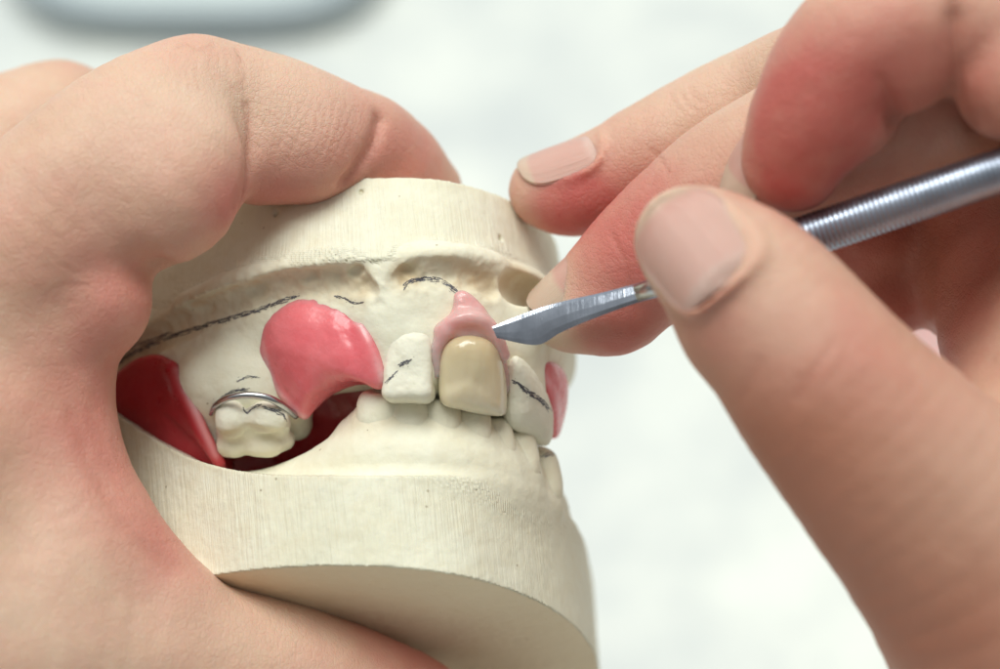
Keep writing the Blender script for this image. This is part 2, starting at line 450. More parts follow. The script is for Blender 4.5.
# gum and ridge
S.tube([(255,508,0,4.2),(300,496,2,4.5),(335,482,4,4.9),(366,466,5.5,5.2),(395,463,6,5.4),(440,468,6,5.4),(485,484,3,5.4),(512,504,-3,5.2),(528,522,-12,5),(535,548,-24,4.6)], k=3.0, n=5)
S.tube([(362,434,3,2.6),(380,430,4,3.2),(420,442,4.5,3.2),(470,456,3,3.1),(510,480,-2.5,3.0),(534,504,-11,2.7),(540,530,-20,2.6)], k=2.5)
for px, py, z, r in [(392,440,6.5,2.2),(430,446,7,2.0),(462,452,6.2,1.8),(490,462,4,1.6),(512,474,0.5,1.6),(532,490,-5,1.7),(548,507,-11,1.7)]:
    S.ell((px, py+14, z-.8), (r*.8, 3.0, r), k=3.0)
for px, py, z, a, b_, c_, wm in LT:
    S.ell((px, py+10, z-.3), (a*.95, b_*.95, c_*.95), R=rot(-12, 0, 12 if px > 480 else 0), k=2.2)
# inner side of the arch, hollow
S.ell((300,600,-36), (20,9,16), k=3, mode='-')
# nicks
for i in range(12):
    px = 120+random.random()*440; py = 470+random.random()*90
    S.ell((px, py, 17-abs(px-380)*0.03), 0.25+random.random()*.3, k=0.2, mode='-')
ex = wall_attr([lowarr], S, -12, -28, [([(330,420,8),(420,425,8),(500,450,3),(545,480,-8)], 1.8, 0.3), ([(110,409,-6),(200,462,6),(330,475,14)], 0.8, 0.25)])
def lowdisp(P, nrm):
    return 0.10*vnoise(P, 3.0, 3) + 0.05*vnoise(P, 0.9, 2, 3)
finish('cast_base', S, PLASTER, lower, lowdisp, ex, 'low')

def stone_tooth(parent, build, lo, hi, h=0.14, mat=PTOOTH, name='tooth', warm=0.0, bv=None, disp=0.05, extra=None):
    S = Sdf(lo, hi, h); build(S)
    def ex(P, nrm):
        hh = P@UP
        return {'wall': np.zeros(len(P)), 'wallco': P*0, 'warm': np.full(len(P), warm)}
    return finish(name, S, mat, parent, (lambda P, n: disp*vnoise(P, 1.2, 3, 5)) if disp else None, extra or ex, bv)
def bb(px, py, z, r): c = C(px, py, z); return c-r, c+r
# lower teeth, canine to incisors
for px, py, z, a, b_, c_, wm in LT:
    def bld(S, px=px, py=py, z=z, a=a, b_=b_, c_=c_):
        S.ell((px, py, z+.2), (a*1.05, b_, c_), R=rot(-12, 0, 12 if px > 480 else 0), k=0, power=2.5)
        pass
        S.ell((px+random.uniform(-4, 4), py-b_*7.6, z+.6), (a*0.7, .7, 1.4), k=1.0, mode='-')
    lo, hi = bb(px, py, z, 6.0); stone_tooth(lower, bld, lo, hi, warm=wm, bv='low', mat=PLASTER)

# ---- upper cast
upper = thing('dental_cast', C(350, 230, -20), 'pale yellow upper dental cast with pencil lines along its gum gripped under the index finger', 'dental cast')
S = Sdf((-60, -18, -72), (16, 26, 22), 0.25)
topu = ring([(78,318,-24),(105,280,-15),(150,246,-9),(200,216,-6),(250,197,-3),(300,185,0),(350,179,2),(400,177,3),(450,181,2),(500,195,-3),(537,219,-11),(556,243,-20),(560,285,-32),(556,325,-42),(535,350,-52),(450,375,-64),(300,370,-64),(150,345,-55),(75,340,-38)])
botu = ring([(72,398,-20),(104,358,-12),(150,326,-5),(200,300,1),(255,277,5),(300,264,8),(350,259,10),(400,258,10),(450,259,8),(500,266,3),(543,286,-6),(565,310,-16),(571,345,-28),(566,380,-40),(545,410,-52),(450,450,-62),(300,450,-62),(150,420,-54),(68,410,-35)])
uparr = S.loft([topu, botu], k=0.3)
S.tube([(95,392,-18,5),(160,356,-10,6),(220,338,-6,7),(300,325,-2,7.6),(380,312,1.5,8.2),(440,312,1.5,8.2),(492,322,-3,7.8),(520,342,-11,6.8),(530,362,-22,6.2)], k=2.5, n=5)
S.tube([(105,400,-16,3.6),(160,388,-9,4.6),(215,388,-3,5.0),(262,392,-1,4.2)], k=3)
S.tube([(262,392,-1,4),(310,360,-2,4.5),(380,345,2,5),(400,348,3.6,5.6),(440,352,3.6,5.8),(492,358,-0.6,5.6),(514,376,-7,5.0),(524,395,-16,4.8)], k=3, n=5)
S.ell((392,322,8.5), (3.2,5.2,2.4), k=2.5)
S.ell((238,378,1.5), (5.0,4.2,3.0), k=3)
S.tube([(205,385,0,3.2),(214,412,-.6,2.2),(222,440,-1,1.6)], k=2)
S.tube([(290,400,-1,2.4),(296,425,-3,2)], k=2)
S.ell((520,335,3), (2.6,5,2.4), R=rot(0,0,-10), k=2.2)
S.box((409, 358, 8.5), (2.7,4.0,2.3), rad=1.6, R=rot(-8,-4,-1), k=2.4, taper=-.1)
S.ell((251,420,-2.2), (4.2,3.2,3.0), k=1.8)
S.ell((526,385,1.2), (2.2,4.6,2.6), R=rot(0,0,14), k=2.0)
# vestibule grooves with their thin lips
S.tube([(183,306,-.2,1.2),(215,294,2,1.6),(262,279,4.6,1.7),(320,268,7.4,1.7),(352,268,8.4,1.7),(372,278,9,1.5)], k=2.0, n=6)
S.tube([(388,280,9,1.3),(396,266,9.2,1.5),(420,257,9,1.6),(460,256,8,1.6),(492,264,5.2,1.5),(506,276,3.2,1.3)], k=1.4, n=6)
S.tube([(505,300,4,1.1),(504,286,4.2,1.3),(520,277,1.6,1.3),(545,288,-4.4,1.2)], k=1.4)
S.ell((218,309,3.5), (4.2,1.4,1.2), R=rot(0,0,22), k=2.4)
S.tube([(110,368,-8,1.6),(150,340,-2.5,2.0),(190,320,2,2.2),(232,305,5,2.4),(285,290,8,2.3),(330,284,9.8,2.0),(360,287,10.8,1.6)], k=0.4, mode='-', n=5)
S.tube([(335,276,10.6,1.3),(354,279,11,1.7),(366,290,11.2,1.4)], k=0.4, mode='-')
S.tube([(403,279,11,1.2),(417,270,11.6,1.7),(447,272,11,2.0),(480,280,9,1.8),(494,289,7.4,1.4)], k=0.3, mode='-', n=5)
for px, py, z, r in [(176,322,.6,1.3),(198,311,2.8,1.6),(222,301,5,1.3),(247,296,6.2,1.9),(273,288,7.6,1.4),(302,283,9.2,1.7),(330,279,10.2,1.3),(352,275,11,1.2),(412,272,11.4,1.1),(437,266,11.6,1.3),(466,270,10.4,1.2),(487,281,8.6,1.1)]:
    S.ell((px, py, z-.9), (r*1.5, r*.85, r*1.1), R=rot(0,0,random.uniform(-5,40)), k=0.15, mode='-')
S.tube([(516,286,5,2.2),(536,300,0,2.4),(552,318,-7,2.2)], k=0.8, mode='-')
S.ell((300,480,-34), (22,14,18), k=3, mode='-')
for i in range(20):
    px = 190+random.random()*350; py = 190+random.random()*60
    S.ell((px, py, 4-abs(px-380)*0.03), 0.2+random.random()*.25, k=0.2, mode='-')
groove = [(120,360,-6),(190,314,2),(240,300,5),(300,286,8),(358,284,10)]
ex = wall_attr([uparr], S, -14, -30, [(groove, 2.1, 0.95), ([(402,276,10),(445,270,10),(492,284,7)], 1.9, 0.95), ([(516,286,3),(552,318,-8)], 2.8, 0.9), ([(505,340,5),(512,362,5),(530,352,0)], 2.0, .35), ([(215,400,0),(290,410,0)], 1.5, .4)])  # hollows browned, their shade put into the colour
def updisp(P, nrm):
    g = np.exp(-(linedist(P, groove)/3.2)**2) + np.exp(-(linedist(P, [(400,276,10),(490,280,8)])/3.0)**2)
    return 0.12*vnoise(P, 3.2, 3, 1) + 0.05*vnoise(P, 1.6, 3, 2) - 0.55*g*np.abs(vnoise(P, 2.6, 3, 2)) + 0.22*g*vnoise(P, 0.8, 2, 8) + 0.5*np.exp(-(linedist(P, [(188,314,2),(212,303,4),(240,290,6)])/2.4)**2)*np.abs(vnoise(P, 1.1, 3, 6))
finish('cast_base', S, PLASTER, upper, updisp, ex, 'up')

def b_can(S):                                             # stone canine
    c = (409, 368, 9.5)
    S.box(c, (2.85, 4.2, 2.5), rad=1.2, R=rot(-8, -4, 0), k=0, taper=-0.10)
    S.ell((410, 353, 9.5), (2.3, 3.0, 2.3), k=1.4)
    
lo, hi = bb(408, 362, 8, 8); stone_tooth(upper, b_can, lo, hi, bv='up', disp=0.13)
def b_inc(S):
    pillow(S, [(512,360,6.5),(522,358,4.8),(537,376,2),(550,404,-.5),(553,428,-1.5),(547,446,-1),(530,438,1.5),(509,424,4.5),(506,396,5.5)], 2.6, 3.5, k=0, dirv=(0.35, 0, 0.94))
lo, hi = bb(530, 402, 2, 9); stone_tooth(upper, b_inc, lo, hi, bv='up', disp=0.10)
def b_mol(S):                                             # molar with worn cusps
    S.ell((251,428,0.3), (4.5,3.3,3.5), k=0)
    for px, py, z, r in [(231,419,4.6,(2.0,2.4,1.7)),(267,417,5.0,(2.7,2.0,1.7)),(250,424,2.8,(1.6,1.6,1.4)),(228,427,2.4,(1.3,1.6,1.5)),(281,424,2.4,(1.2,1.5,1.4))]:
        S.ell((px, py, z), r, k=1.0)
    for px, py, z, r in [(233,446,1.4,(2.2,1.5,2.0)),(264,445,2.0,(2.7,1.6,2.0)),(284,440,1.0,(1.3,1.3,1.5))]:
        S.ell((px, py, z), r, k=0.7)
    S.tube([(216,440,5,.6),(236,437,5.8,.7),(250,431,6.0,.8),(268,435,6.2,.7),(288,436,5,.6)], k=0.5, mode='-')
    S.tube([(250,402,6.6,.5),(249,422,6.8,.6)], k=0.6, mode='-')
def molx(P, nrm):
    y = proj(P)[1]
    return {'wall': y*0, 'wallco': P*0, 'warm': np.clip((y-427)/12, 0, 1)*.28 + .5*np.exp(-(linedist(P, [(216,436,5),(250,428,6),(288,434,5)])/.8)**2)}  # lower half and groove browned as painted shade
lo, hi = bb(251, 424, 1, 8); stone_tooth(upper, b_mol, lo, hi, bv='up', disp=0.14, extra=molx)

# ---- wax trial denture seated on the upper cast
dent = thing('trial_denture', C(380, 350, 0), 'pink wax trial denture with one yellowish artificial tooth seated on the upper cast', 'denture')
def wax(name, build, lo, hi, mat, h=0.18, edge=None, disp=0.10, label=None, bv='wax'):
    S = Sdf(lo, hi, h); build(S); S.blur(3)
    def ex(P, nrm):
        e = np.zeros(len(P))
        for pts, r, a in (edge or []): e = np.maximum(e, a*np.exp(-(linedist(P, pts)/r)**2))
        return {'edge': e}
    o = finish(name, S, mat, dent, lambda P, n: disp*vnoise(P, 2.6, 3, 9), ex, bv)
    if label: o['label'] = label
    return o
def w_mid(S):
    pillow(S, [(256,338,3),(268,315,4),(295,299,5.5),(325,296,6.5),(346,308,8),(362,330,9),(373,352,10),(382,378,10),(378,387,9.5),(356,386,8),(330,396,5.5),(312,412,4),(303,416,3.5),(288,402,3),(268,378,2.6),(257,356,2.4)], 3.2, 5, k=0, n=4)
    S.tube([(362,328,9.8,.5),(373,352,10.6,.6),(381,380,10.0,.6)], k=2.0)
    S.tube([(262,352,3.6,.4),(275,386,3.6,.5),(304,414,3.5,.5)], k=1.2)
    S.ell((335,408,8), (4.5,2.4,4), R=rot(0,0,28), k=1.5, mode='-')
wax('wax_saddle', w_mid, C(235,430,-12), C(400,280,16), WAX, edge=[([(356,318,10),(366,332,11),(374,350,12),(384,380,11)], .6, .8), ([(257,330,5),(262,352,5),(275,386,4),(304,417,4)], .5, .75), ([(270,312,5),(300,298,6.5),(330,296,7)], .35, .35)], label='bright pink glossy wax saddle filling the gap behind the canine')
def w_left(S):
    pillow(S, [(92,398,-9),(112,376,-6.5),(138,358,-3.5),(160,355,-1),(174,366,.5),(186,390,2),(200,424,2.2),(213,450,2),(226,474,0),(180,478,-3),(110,440,-9)], 1.4, 9, k=0)
    S.tube([(172,368,.4,.4),(188,398,1.8,.5),(203,432,2.1,.5),(218,462,1.9,.5)], k=2)
wax('wax_saddle', w_left, C(75,490,-28), C(245,345,6), WAXR, edge=[([(178,372,1),(190,398,2.6),(205,430,3),(216,455,3)], .6, .6)], label='dark red wax saddle at the back beside the palm')
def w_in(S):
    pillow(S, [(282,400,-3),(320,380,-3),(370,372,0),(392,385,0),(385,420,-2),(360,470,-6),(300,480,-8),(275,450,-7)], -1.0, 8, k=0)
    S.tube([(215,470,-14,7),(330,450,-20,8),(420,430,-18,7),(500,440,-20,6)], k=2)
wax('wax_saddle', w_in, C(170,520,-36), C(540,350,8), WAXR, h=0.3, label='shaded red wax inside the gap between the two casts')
def w_front(S):
    pillow(S, [(436,376,8.5),(433,352,9),(438,328,9.8),(448,318,10.4),(453,306,10.4),(455,293,10.2),(465,291,10.2),(479,302,10),(492,320,9.4),(503,345,8),(509,372,7),(509,392,6.5),(497,392,7.5),(480,385,8.5),(455,385,9)], 1.5, 3, k=0, n=5)
    S.tube([(440,330,10.6,.7),(456,320,11.2,.8),(476,318,11.2,.8),(493,330,10,.8),(504,355,8.8,.7)], k=1.2)
    S.tube([(436,374,9.8,.6),(436,350,10.4,.8),(446,333,11,.7)], k=1.0)
wax('wax_gum', w_front, C(420,400,0), C(525,285,17), WAXL, h=0.15, edge=[([(437,372,10),(436,350,10.6),(446,326,11.5)], .6, .7), ([(455,294,11),(466,292,11),(486,312,11)], .6, .7)], disp=0.10, label='translucent light pink wax gum around the artificial tooth')
def w_far(S):
    pillow(S, [(538,366,1.5),(549,361,-.5),(560,366,-4),(567,380,-7),(567,405,-8.5),(561,430,-8),(555,438,-6),(550,410,-1),(543,388,1)], 1.2, 6, k=0, dirv=(.6, 0, .8))
wax('wax_saddle', w_far, C(530,445,-24), C(585,350,4), WAX, label='thin strip of pink wax on the far side of the front teeth')
def b_art(S):
    pillow(S, [(438,385,9.4),(439,360,10),(447,342,10.6),(465,335,10.8),(485,338,10.4),(499,351,9.4),(506,378,8),(507,406,6.8),(503,416,6.8),(484,415,8),(460,410,9),(442,404,9.4)], 2.6, 3, k=0, n=6, prof=[(0.1,1),(0.3,.97),(0.5,.9),(0.68,.78),(0.82,.6),(0.92,.38),(0.98,.15),(1,-.1)])
S = Sdf(C(425,430,2), C(525,320,18), 0.12); b_art(S); S.blur(6)
at = finish('artificial_tooth', S, ACRY, dent, lambda P, n: 0.05*vnoise(P, 2.5, 2, 4), lambda P, n: {'tt': np.clip((proj(P)[1]*-1+418)/84, 0, 1)}, 'wax')
at['label'] = 'yellowish glossy artificial tooth set in pink wax'
# wire clasp round the molar
def wire(name, pts, r, mat, parent, n=6, seg=10, raw=False, extra=False):
    Q = catmull([list(C(*p[:3])) + [p[3] if len(p) > 3 else r] for p in pts], n)
    V, F = [], []; up = np.array([0, 0, 1.0])
    L = 0; al = []
    for i, q in enumerate(Q):
        t = Q[min(i+1, len(Q)-1), :3]-Q[max(i-1, 0), :3]; t /= np.linalg.norm(t)
        a = np.cross(t, up); a /= np.linalg.norm(a); b = np.cross(a, t)
        if i: L += np.linalg.norm(q[:3]-Q[i-1, :3])
        for j in range(seg):
            th = 2*math.pi*j/seg; V.append(q[:3]+q[3]*(math.cos(th)*a+math.sin(th)*b)); al.append(L)
    for i in range(len(Q)-1):
        for j in range(seg):
            k = (j+1) % seg; F.append((i*seg+j, i*seg+k, (i+1)*seg+k, (i+1)*seg+j))
    F.append(tuple(range(seg))[::-1]); F.append(tuple((len(Q)-1)*seg+j for j in range(seg)))
    return link(name, np.array(V), F, mat, parent, attrs={'along': np.array(al)} if extra else None)
wire('clasp_wire', [(211,414,3.0,.3),(216,405,5.2,.38),(228,398,6.6,.42),(248,395,7.2,.45),(268,398,7.2,.45),(283,406,6.0,.45),(296,416,3.5,.45)], .42, STEEL, dent)

# ---- pencil marks: short ragged graphite strokes lying on the plaster
def strokes(name, pts, width=0.28, jit=0.35, dens=1.0, bv='up', parent=upper, passes=3, gap=0.08):
    V, F = [], []
    Q = catmull([(x, y, 0) for x, y in pts], 24)[:, :2]
    seg = np.linalg.norm(np.diff(Q, axis=0), axis=1); L = np.concatenate([[0], np.cumsum(seg)])
    def run(xy, ws):
        rowp = []
        for (x, y), w_ in zip(xy, ws):
            h = cast(bv, x, y)
            if h is None or (rowp and abs(h[0][2]-rowp[-1][0][2]) > 0.8):
                if len(rowp) > 1: emit(rowp)
                rowp = []
                if h is None: continue
            rowp.append((h[0], h[1], w_))
        if len(rowp) > 1: emit(rowp)
    def emit(rowp):
        base = len(V); m = len(rowp)
        for i, (p, nr, w_) in enumerate(rowp):
            tan = rowp[min(i+1, m-1)][0]-rowp[max(i-1, 0)][0]
            sd = np.cross(nr, tan); sd /= (np.linalg.norm(sd)+1e-9)
            if i in (0, m-1): w_ = w_*0.3
            V.extend([p+nr*0.035+sd*w_*.5, p+nr*0.035-sd*w_*.5])
        for i in range(m-1): F.append((base+2*i, base+2*i+1, base+2*i+3, base+2*i+2))
    for ps in range(passes):
        s0 = random.random()*4*ps; off = (ps-(passes-1)/2)*jit*3.0
        while s0 < L[-1]-8*(ps > 0)-0.5:
            ln = 14+random.random()*45*dens if ps < 2 else 4+random.random()*14
            s1 = min(s0+ln, L[-1]-random.random()*7*(ps > 0)); s0 = min(s0, s1-1); m = max(3, int((s1-s0)/0.55)); y0 = off+random.gauss(0, jit); xy, ws = [], []; wv = 0
            for i, t in enumerate(np.linspace(s0, s1, m)):
                y0 += random.gauss(0, .22); y0 += (off-y0)*.12
                wv = .6*wv+.4*random.gauss(0, 1)
                xy.append((np.interp(t, L, Q[:, 0])+random.gauss(0, .15), np.interp(t, L, Q[:, 1])+y0+random.gauss(0, .2)))
                ws.append(max(.05, width*(.42+.30*wv)))
            run(xy, ws)
            s0 = s1 + random.random()*(1.5+2.5*ps)
    for i in range(int(L[-1]*.35*passes/3)):           # loose graphite specks
        t = random.random()*L[-1]; x = np.interp(t, L, Q[:, 0])+random.gauss(0, 1); y = np.interp(t, L, Q[:, 1])+random.gauss(0, 1.1+jit*3)
        run([(x, y), (x+random.uniform(.5, 1.2), y+random.gauss(0, .5))], [.13, .1])
    if F: link(name, np.array(V), F, PENCIL, parent, smooth=False)
strokes('pencil_line', [(104,376),(122,360),(150,345),(185,332),(225,320),(262,309),(282,301),(300,297)], .26, .38, 1.4, passes=4)
strokes('pencil_line', [(104,366),(125,350),(150,340),(172,332)], .24, .3, passes=2)
strokes('pencil_line', [(334,296),(345,299),(354,303),(364,303)], .22, .2, passes=3)
strokes('pencil_line', [(403,288),(412,281),(425,279),(440,281),(452,288),(459,295)], .28, .45, passes=4)
strokes('pencil_line', [(385,385),(392,377),(398,372)], .26, .3, passes=3)
strokes('pencil_line', [(398,368),(405,364),(412,362)], .34, .5, passes=5)
strokes('pencil_line', [(512,382),(520,386),(528,392),(538,398),(546,406),(552,414)], .30, .5, passes=4)
strokes('pencil_line', [(212,408),(222,398),(234,392),(250,390)], .28, .5, passes=3)
strokes('pencil_line', [(236,382),(248,377),(260,378)], .18, .4, passes=2)
strokes('pencil_line', [(243,408),(247,413),(254,407),(262,404)], .24, .3, passes=2)
strokes('pencil_line', [(262,408),(272,410),(282,414),(287,424)], .26, .6, passes=3)
strokes('pencil_line', [(541,458),(552,454),(562,460)], .24, .4, bv='low', parent=lower, passes=3)
print('casts', round(time.time()-T0, 1))
# ------------------------------------------------------------------ hands
def skin_attrs(red, pale, creases, ridge, tan=()):
    def f(P, nrm):
        cr = np.zeros(len(P))
        for pts, r, a in creases:
            cr = np.maximum(cr, a*np.exp(-((linedist(P, pts) if len(pts[0]) == 3 else linedist2(P, nrm, pts))/r)**2))
        return {'tan': blobs(P, tan), 'red': blobs(P, red), 'pale': blobs(P, pale), 'crease': cr, 'ridge': blobs(P, ridge)}
    return f
def nail(parent, tip, base, nrm, width, R, name='fingernail', label=None, lift=0.25, free=0.8, thick=0.35, raw=False, drop=0.0):
    """curved plate: tip/base in (px,py,z) on the nail's mid line, nrm = outward direction (mm frame)"""
    A, B = C(*base), C(*tip); d = B-A; L = np.linalg.norm(d); d /= L
    nrm = np.array(nrm, float); nrm -= nrm.dot(d)*d; nrm /= np.linalg.norm(nrm); sd = np.cross(d, nrm)
    nu, nv = 28, 22; V, tp, lu, ac = [], [], [], []
    for layer in (0, 1):
        for i in range(nu+1):
            u = i/nu
            # outline: rounded base, nearly straight sides, rounded free edge
            wv = (1-abs(2*u-1)**5)**0.5 if u < .5 else (1-max(0, (u-.5)/.5)**3.2*0.98)**0.5
            wv = max(wv, 0.02)
            for j in range(nv+1):
                v = 2*j/nv-1
                th = v*wv*width/2/R
                lon = (u-.5)
                p = A + d*(u*L) + sd*R*math.sin(th) + nrm*(R*(math.cos(th)-1) + 0.26 - 1.6*lon*lon*0.6 - drop*max(0, u-.6)) - nrm*layer*thick
                p = p + nrm*(-0.5*max(0, .12-u)/.12)
                V.append(p); tp.append(np.clip((u-free+0.03*v*v)/0.05, 0, 1)); lu.append(np.clip((0.22-u-0.08*v*v)/0.08, 0, 1)*.7); ac.append(v*width/2)
    n1 = (nu+1)*(nv+1); F = []
    for l in (0, 1):
        for i in range(nu):
            for j in range(nv):
                a = l*n1+i*(nv+1)+j; q = (a, a+1, a+nv+2, a+nv+1); F.append(q if l == 0 else q[::-1])
    bd = [i*(nv+1) for i in range(nu+1)] + [nu*(nv+1)+j for j in range(1, nv+1)] + [i*(nv+1)+nv for i in range(nu-1, -1, -1)] + [j for j in range(nv-1, 0, -1)]
    for a, b in zip(bd, bd[1:]+bd[:1]): F.append((a, a+n1, b+n1, b))
    o = link(name, np.array(V), F, NAIL, parent, attrs={'tip': np.array(tp), 'lunula': np.array(lu), 'across': np.array(ac)})
    if label: o['label'] = label
    return o
def nail_bed(S, tip, base, nrm, width, R, rim=0.55, k=0.9):
    A, B = C(*base), C(*tip); d = B-A; L = np.linalg.norm(d); d /= L
    nrm = np.array(nrm, float); nrm -= nrm.dot(d)*d; nrm /= np.linalg.norm(nrm); sd = np.cross(d, nrm)
    pts = []
    for u, v in [(.6,-1.0),(.35,-1.03),(.12,-.92),(-.02,-.55),(-.06,0),(-.02,.55),(.12,.92),(.35,1.03),(.6,1.0)]:
        th = v*width/2/R
        p = A+d*(u*L)+sd*R*math.sin(th)+nrm*(R*(math.cos(th)-1)+0.0)
        pts.append((*p, rim*(.35 if u > .5 else 1.0 if abs(v) > .9 else .8)))
    S.tube(pts, k=k, raw=True)

# ---- left hand
left = thing('hand', C(60, 420, 8), 'bare left hand wrapped round both casts with its index finger bent over the top', 'hand')
S = Sdf((-100, -92, -60), (8, 46, 44), 0.5)
# palm and back of the hand
S.tube([(-300,620,20,26),(-160,520,14,24),(-60,430,6,20)], k=6)
S.tube([(-330,500,0,22),(-180,400,-8,20),(-60,300,-8,15)], k=8)
S.tube([(-220,760,16,22),(-90,680,16,19),(20,625,14,14.5)], k=8)
# thumb
S.tube([(-60,650,17,16),(60,655,15,12.5),(170,668,10,11.2),(270,690,5,11.2),(370,722,0,10.6),(440,752,-6,9.6),(490,780,-12,8.6)], k=4, n=5)
# web between thumb and index
S.tube([(10,300,8,11),(22,370,10,8.8),(36,440,12,8.2),(52,500,13,8.4),(70,560,14,9.5)], k=5)
S.tube([(72,330,8,4.4),(62,375,9,5.2),(66,430,10,5.6),(84,490,11,6.0),(116,545,12,6.2),(160,600,12,6.4)], k=4)
# index finger
S.tube([(-40,330,6,14),(20,262,10,13),(80,200,11,11.6),(140,145,9,10.6),(190,108,5,8.4)], k=4, n=5)
S.tube([(125,215,13,7.6),(165,190,13.5,8.8),(185,165,12,8.4)], k=3)
S.ell((98,296,13), (6.3,7.0,6.8), R=rot(0,0,20), k=2)
S.ell((56,345,12), (6,6,6), k=5)
S.tube([(196,108,5,8.4),(235,112,3,8.3),(290,128,1,8.3),(335,142,-2,7.6),(362,150,-5,7.0)], k=2.5, n=5)
S.tube([(262,150,4,6.8),(305,150,3,6.6)], k=2.5)
S.tube([(362,150,-5,7.0),(392,168,-9,6.7),(418,192,-13,5.8)], k=1.6, n=5)
S.ell((388,172,-5), (4.6,4.2,4.2), k=1.5)
S.ell((200,76,3), (4.5,3.2,5), k=2.5)
# middle and ring finger behind
S.tube([(-120,300,-12,12),(-40,205,-14,11),(15,150,-16,10),(60,128,-18,8.8)], k=3)
S.tube([(58,130,-18,8.2),(130,150,-26,8),(220,190,-34,7.4),(300,230,-40,6.6)], k=2.5)
S.tube([(-160,330,-30,11),(-60,240,-34,9.5),(30,190,-38,8.2),(120,230,-44,7.4),(220,280,-50,6.5)], k=3)
# wrist
S.tube([(-420,720,24,25),(-300,620,16,26)], k=8)
# creases
CRL = [([(246,104),(249,125),(248,150),(243,180),(233,206)], .5, .7),
       ([(378,122),(373,142),(362,160),(344,180)], .45, .6),
       ([(150,262,19),(143,268,19.5),(132,264,20.5)], .5, .7),
       ([(172,566),(140,543),(110,505),(88,462),(70,415)], 1.0, .35), ([(150,556),(120,530),(92,495)], .6, .15), ([(110,505),(98,450),(92,400)], 1.0, .15),
       ([(176,48),(186,44),(200,50),(212,46)], .3, .35),
       ([(150,78,14),(185,72,13),(225,82,11)], .25, .25), ([(236,50,8),(244,66,10),(246,84,11)], .3, .4),
       ([(100,560,25),(60,530,26),(30,480,24)], .8, .3)]
rw = random.Random(3)
for i in range(16):                     # fine lines over the bent knuckle
    x = 165+i*5.2; t = rw.uniform(-4, 4)
    CRL.append(([(x+t, 44+abs(x-205)*.22+rw.uniform(0, 8)), (x+rw.uniform(-5, 5), 66+rw.uniform(0, 8)), (x+6+rw.uniform(-6, 6), 78+rw.uniform(0, 22))], .3, rw.uniform(.04, .16)))
for i in range(14):                     # slanting lines across the inner side of the finger
    x = 262+i*7.5
    CRL.append(([(x+rw.uniform(-4, 4), 100+rw.uniform(0, 20)), (x-8, 135), (x-20+rw.uniform(-5, 5), 165+rw.uniform(-8, 15))], .22, rw.uniform(.08, .22)))
for i in range(22):
    x = rw.uniform(5, 130); y = rw.uniform(180, 560)
    CRL.append(([(x, y), (x+rw.uniform(10, 30), y+rw.uniform(-25, 25)), (x+rw.uniform(30, 60), y+rw.uniform(-50, 40))], .3, rw.uniform(.05, .16)))
def press(S, pts, r, k):
    Q = [C(*p) for p in pts]
    S.tube([(*p, r) for p in pts], k=k, mode='-')
S.tube([(247,92,13,.5),(250,120,13,.7),(249,150,13,.8),(243,185,13,.8),(234,212,12,.7)], k=2.6, mode='-')
S.tube([(378,120,2,.4),(374,142,3.5,.5),(362,160,4.5,.6),(345,180,5,.6)], k=1.8, mode='-')
S.tube([(160,268,14,1.0),(150,270,17,1.0),(136,264,21,.8),(118,252,23,.3)], k=3.2, mode='-')
def skdisp(P, n): return 0.22*vnoise(P, 6.0, 3, 11) + 0.035*vnoise(P, 1.2, 2, 12)
ex = skin_attrs(
    [(360,150,2,9,.45),(300,165,8,9,.35),(268,195,8,6,.5),(410,170,-6,7,.5),(200,60,10,6,.25),(125,285,17,6,.45),(235,190,16,5,.3),(100,350,14,7,.45),(105,450,16,8,.4),(150,540,16,8,.65),(222,205,18,4,.5),(60,430,20,9,.3),(180,570,15,6,.4),(60,240,20,10,.18),(175,180,20,9,.2),(440,660,0,9,.5),(380,650,3,9,.3)],
    [(300,85,8,10,.5),(140,120,18,12,.3),(200,120,12,8,.3),(60,600,22,16,.35),(230,600,14,10,.3),(30,140,-8,10,.4)],
    CRL, [(300,140,9,9,1.0),(395,160,2,6,.8),(300,650,14,16,.25)])
finish('palm_and_fingers', S, SKIN, left, skdisp, ex)
print('left', round(time.time()-T0, 1))

# ---- right hand
right = thing('hand', C(900, 300, 20), 'bare right hand pinching the steel carver between thumb and index finger', 'hand')
S = Sdf((0, -86, -46), (116, 62, 66), 0.5)
# ring finger, resting on the cast
S.tube([(548,190,-5,5.0),(572,190,-5,5.9),(610,178,-5,6.4),(655,153,-4,6.7),(710,124,-3,6.9),(770,98,-1,7.3),(850,70,6,8.2),(960,40,8,9)], k=1.2, n=5)
# little finger behind, middle finger under the blade
S.tube([(572,312,2,4.2),(600,300,4,6.6),(640,268,6,8.0),(690,225,8,8.8),(750,180,10,9.2),(830,140,12,9.6),(930,110,14,10)], k=1.0, n=5)
S.ell((560,322,3), (4.2,3.2,4), R=rot(0,0,-20), k=2)
S.ell((610,318,7), (6,4.4,5), k=2)
# index finger
S.tube([(787,158,22,5.4),(800,140,23,6.6),(815,112,24,7.4),(838,72,25,7.9),(872,38,26,8.1),(930,22,26,8.0),(985,28,25,8.0),(1060,40,24,9.5),(1180,60,20,12)], k=1.2, n=5)
S.ell((795,178,22), (4.6,4.0,4.8), k=1.6)
S.ell((850,120,24), (5.4,4.6,5), k=2.2)
S.ell((905,70,27), (5.5,5,5), k=2)
S.ell((1010,80,28), (6.5,7,6), k=1.5)
# thumb
TH = [(690,240,29,6.2),(706,252,29.5,7.3),(745,286,30,9.0),(790,340,31,10.2),(835,398,32,11.2),(900,470,32,12.6),(980,560,31,14.6),(1080,700,28,18),(1200,860,24,23)]
S.tube(TH, k=1.5, n=5)
S.ell((735,330,29), (6.4,5.4,6.5), R=rot(0,0,-50), k=3)
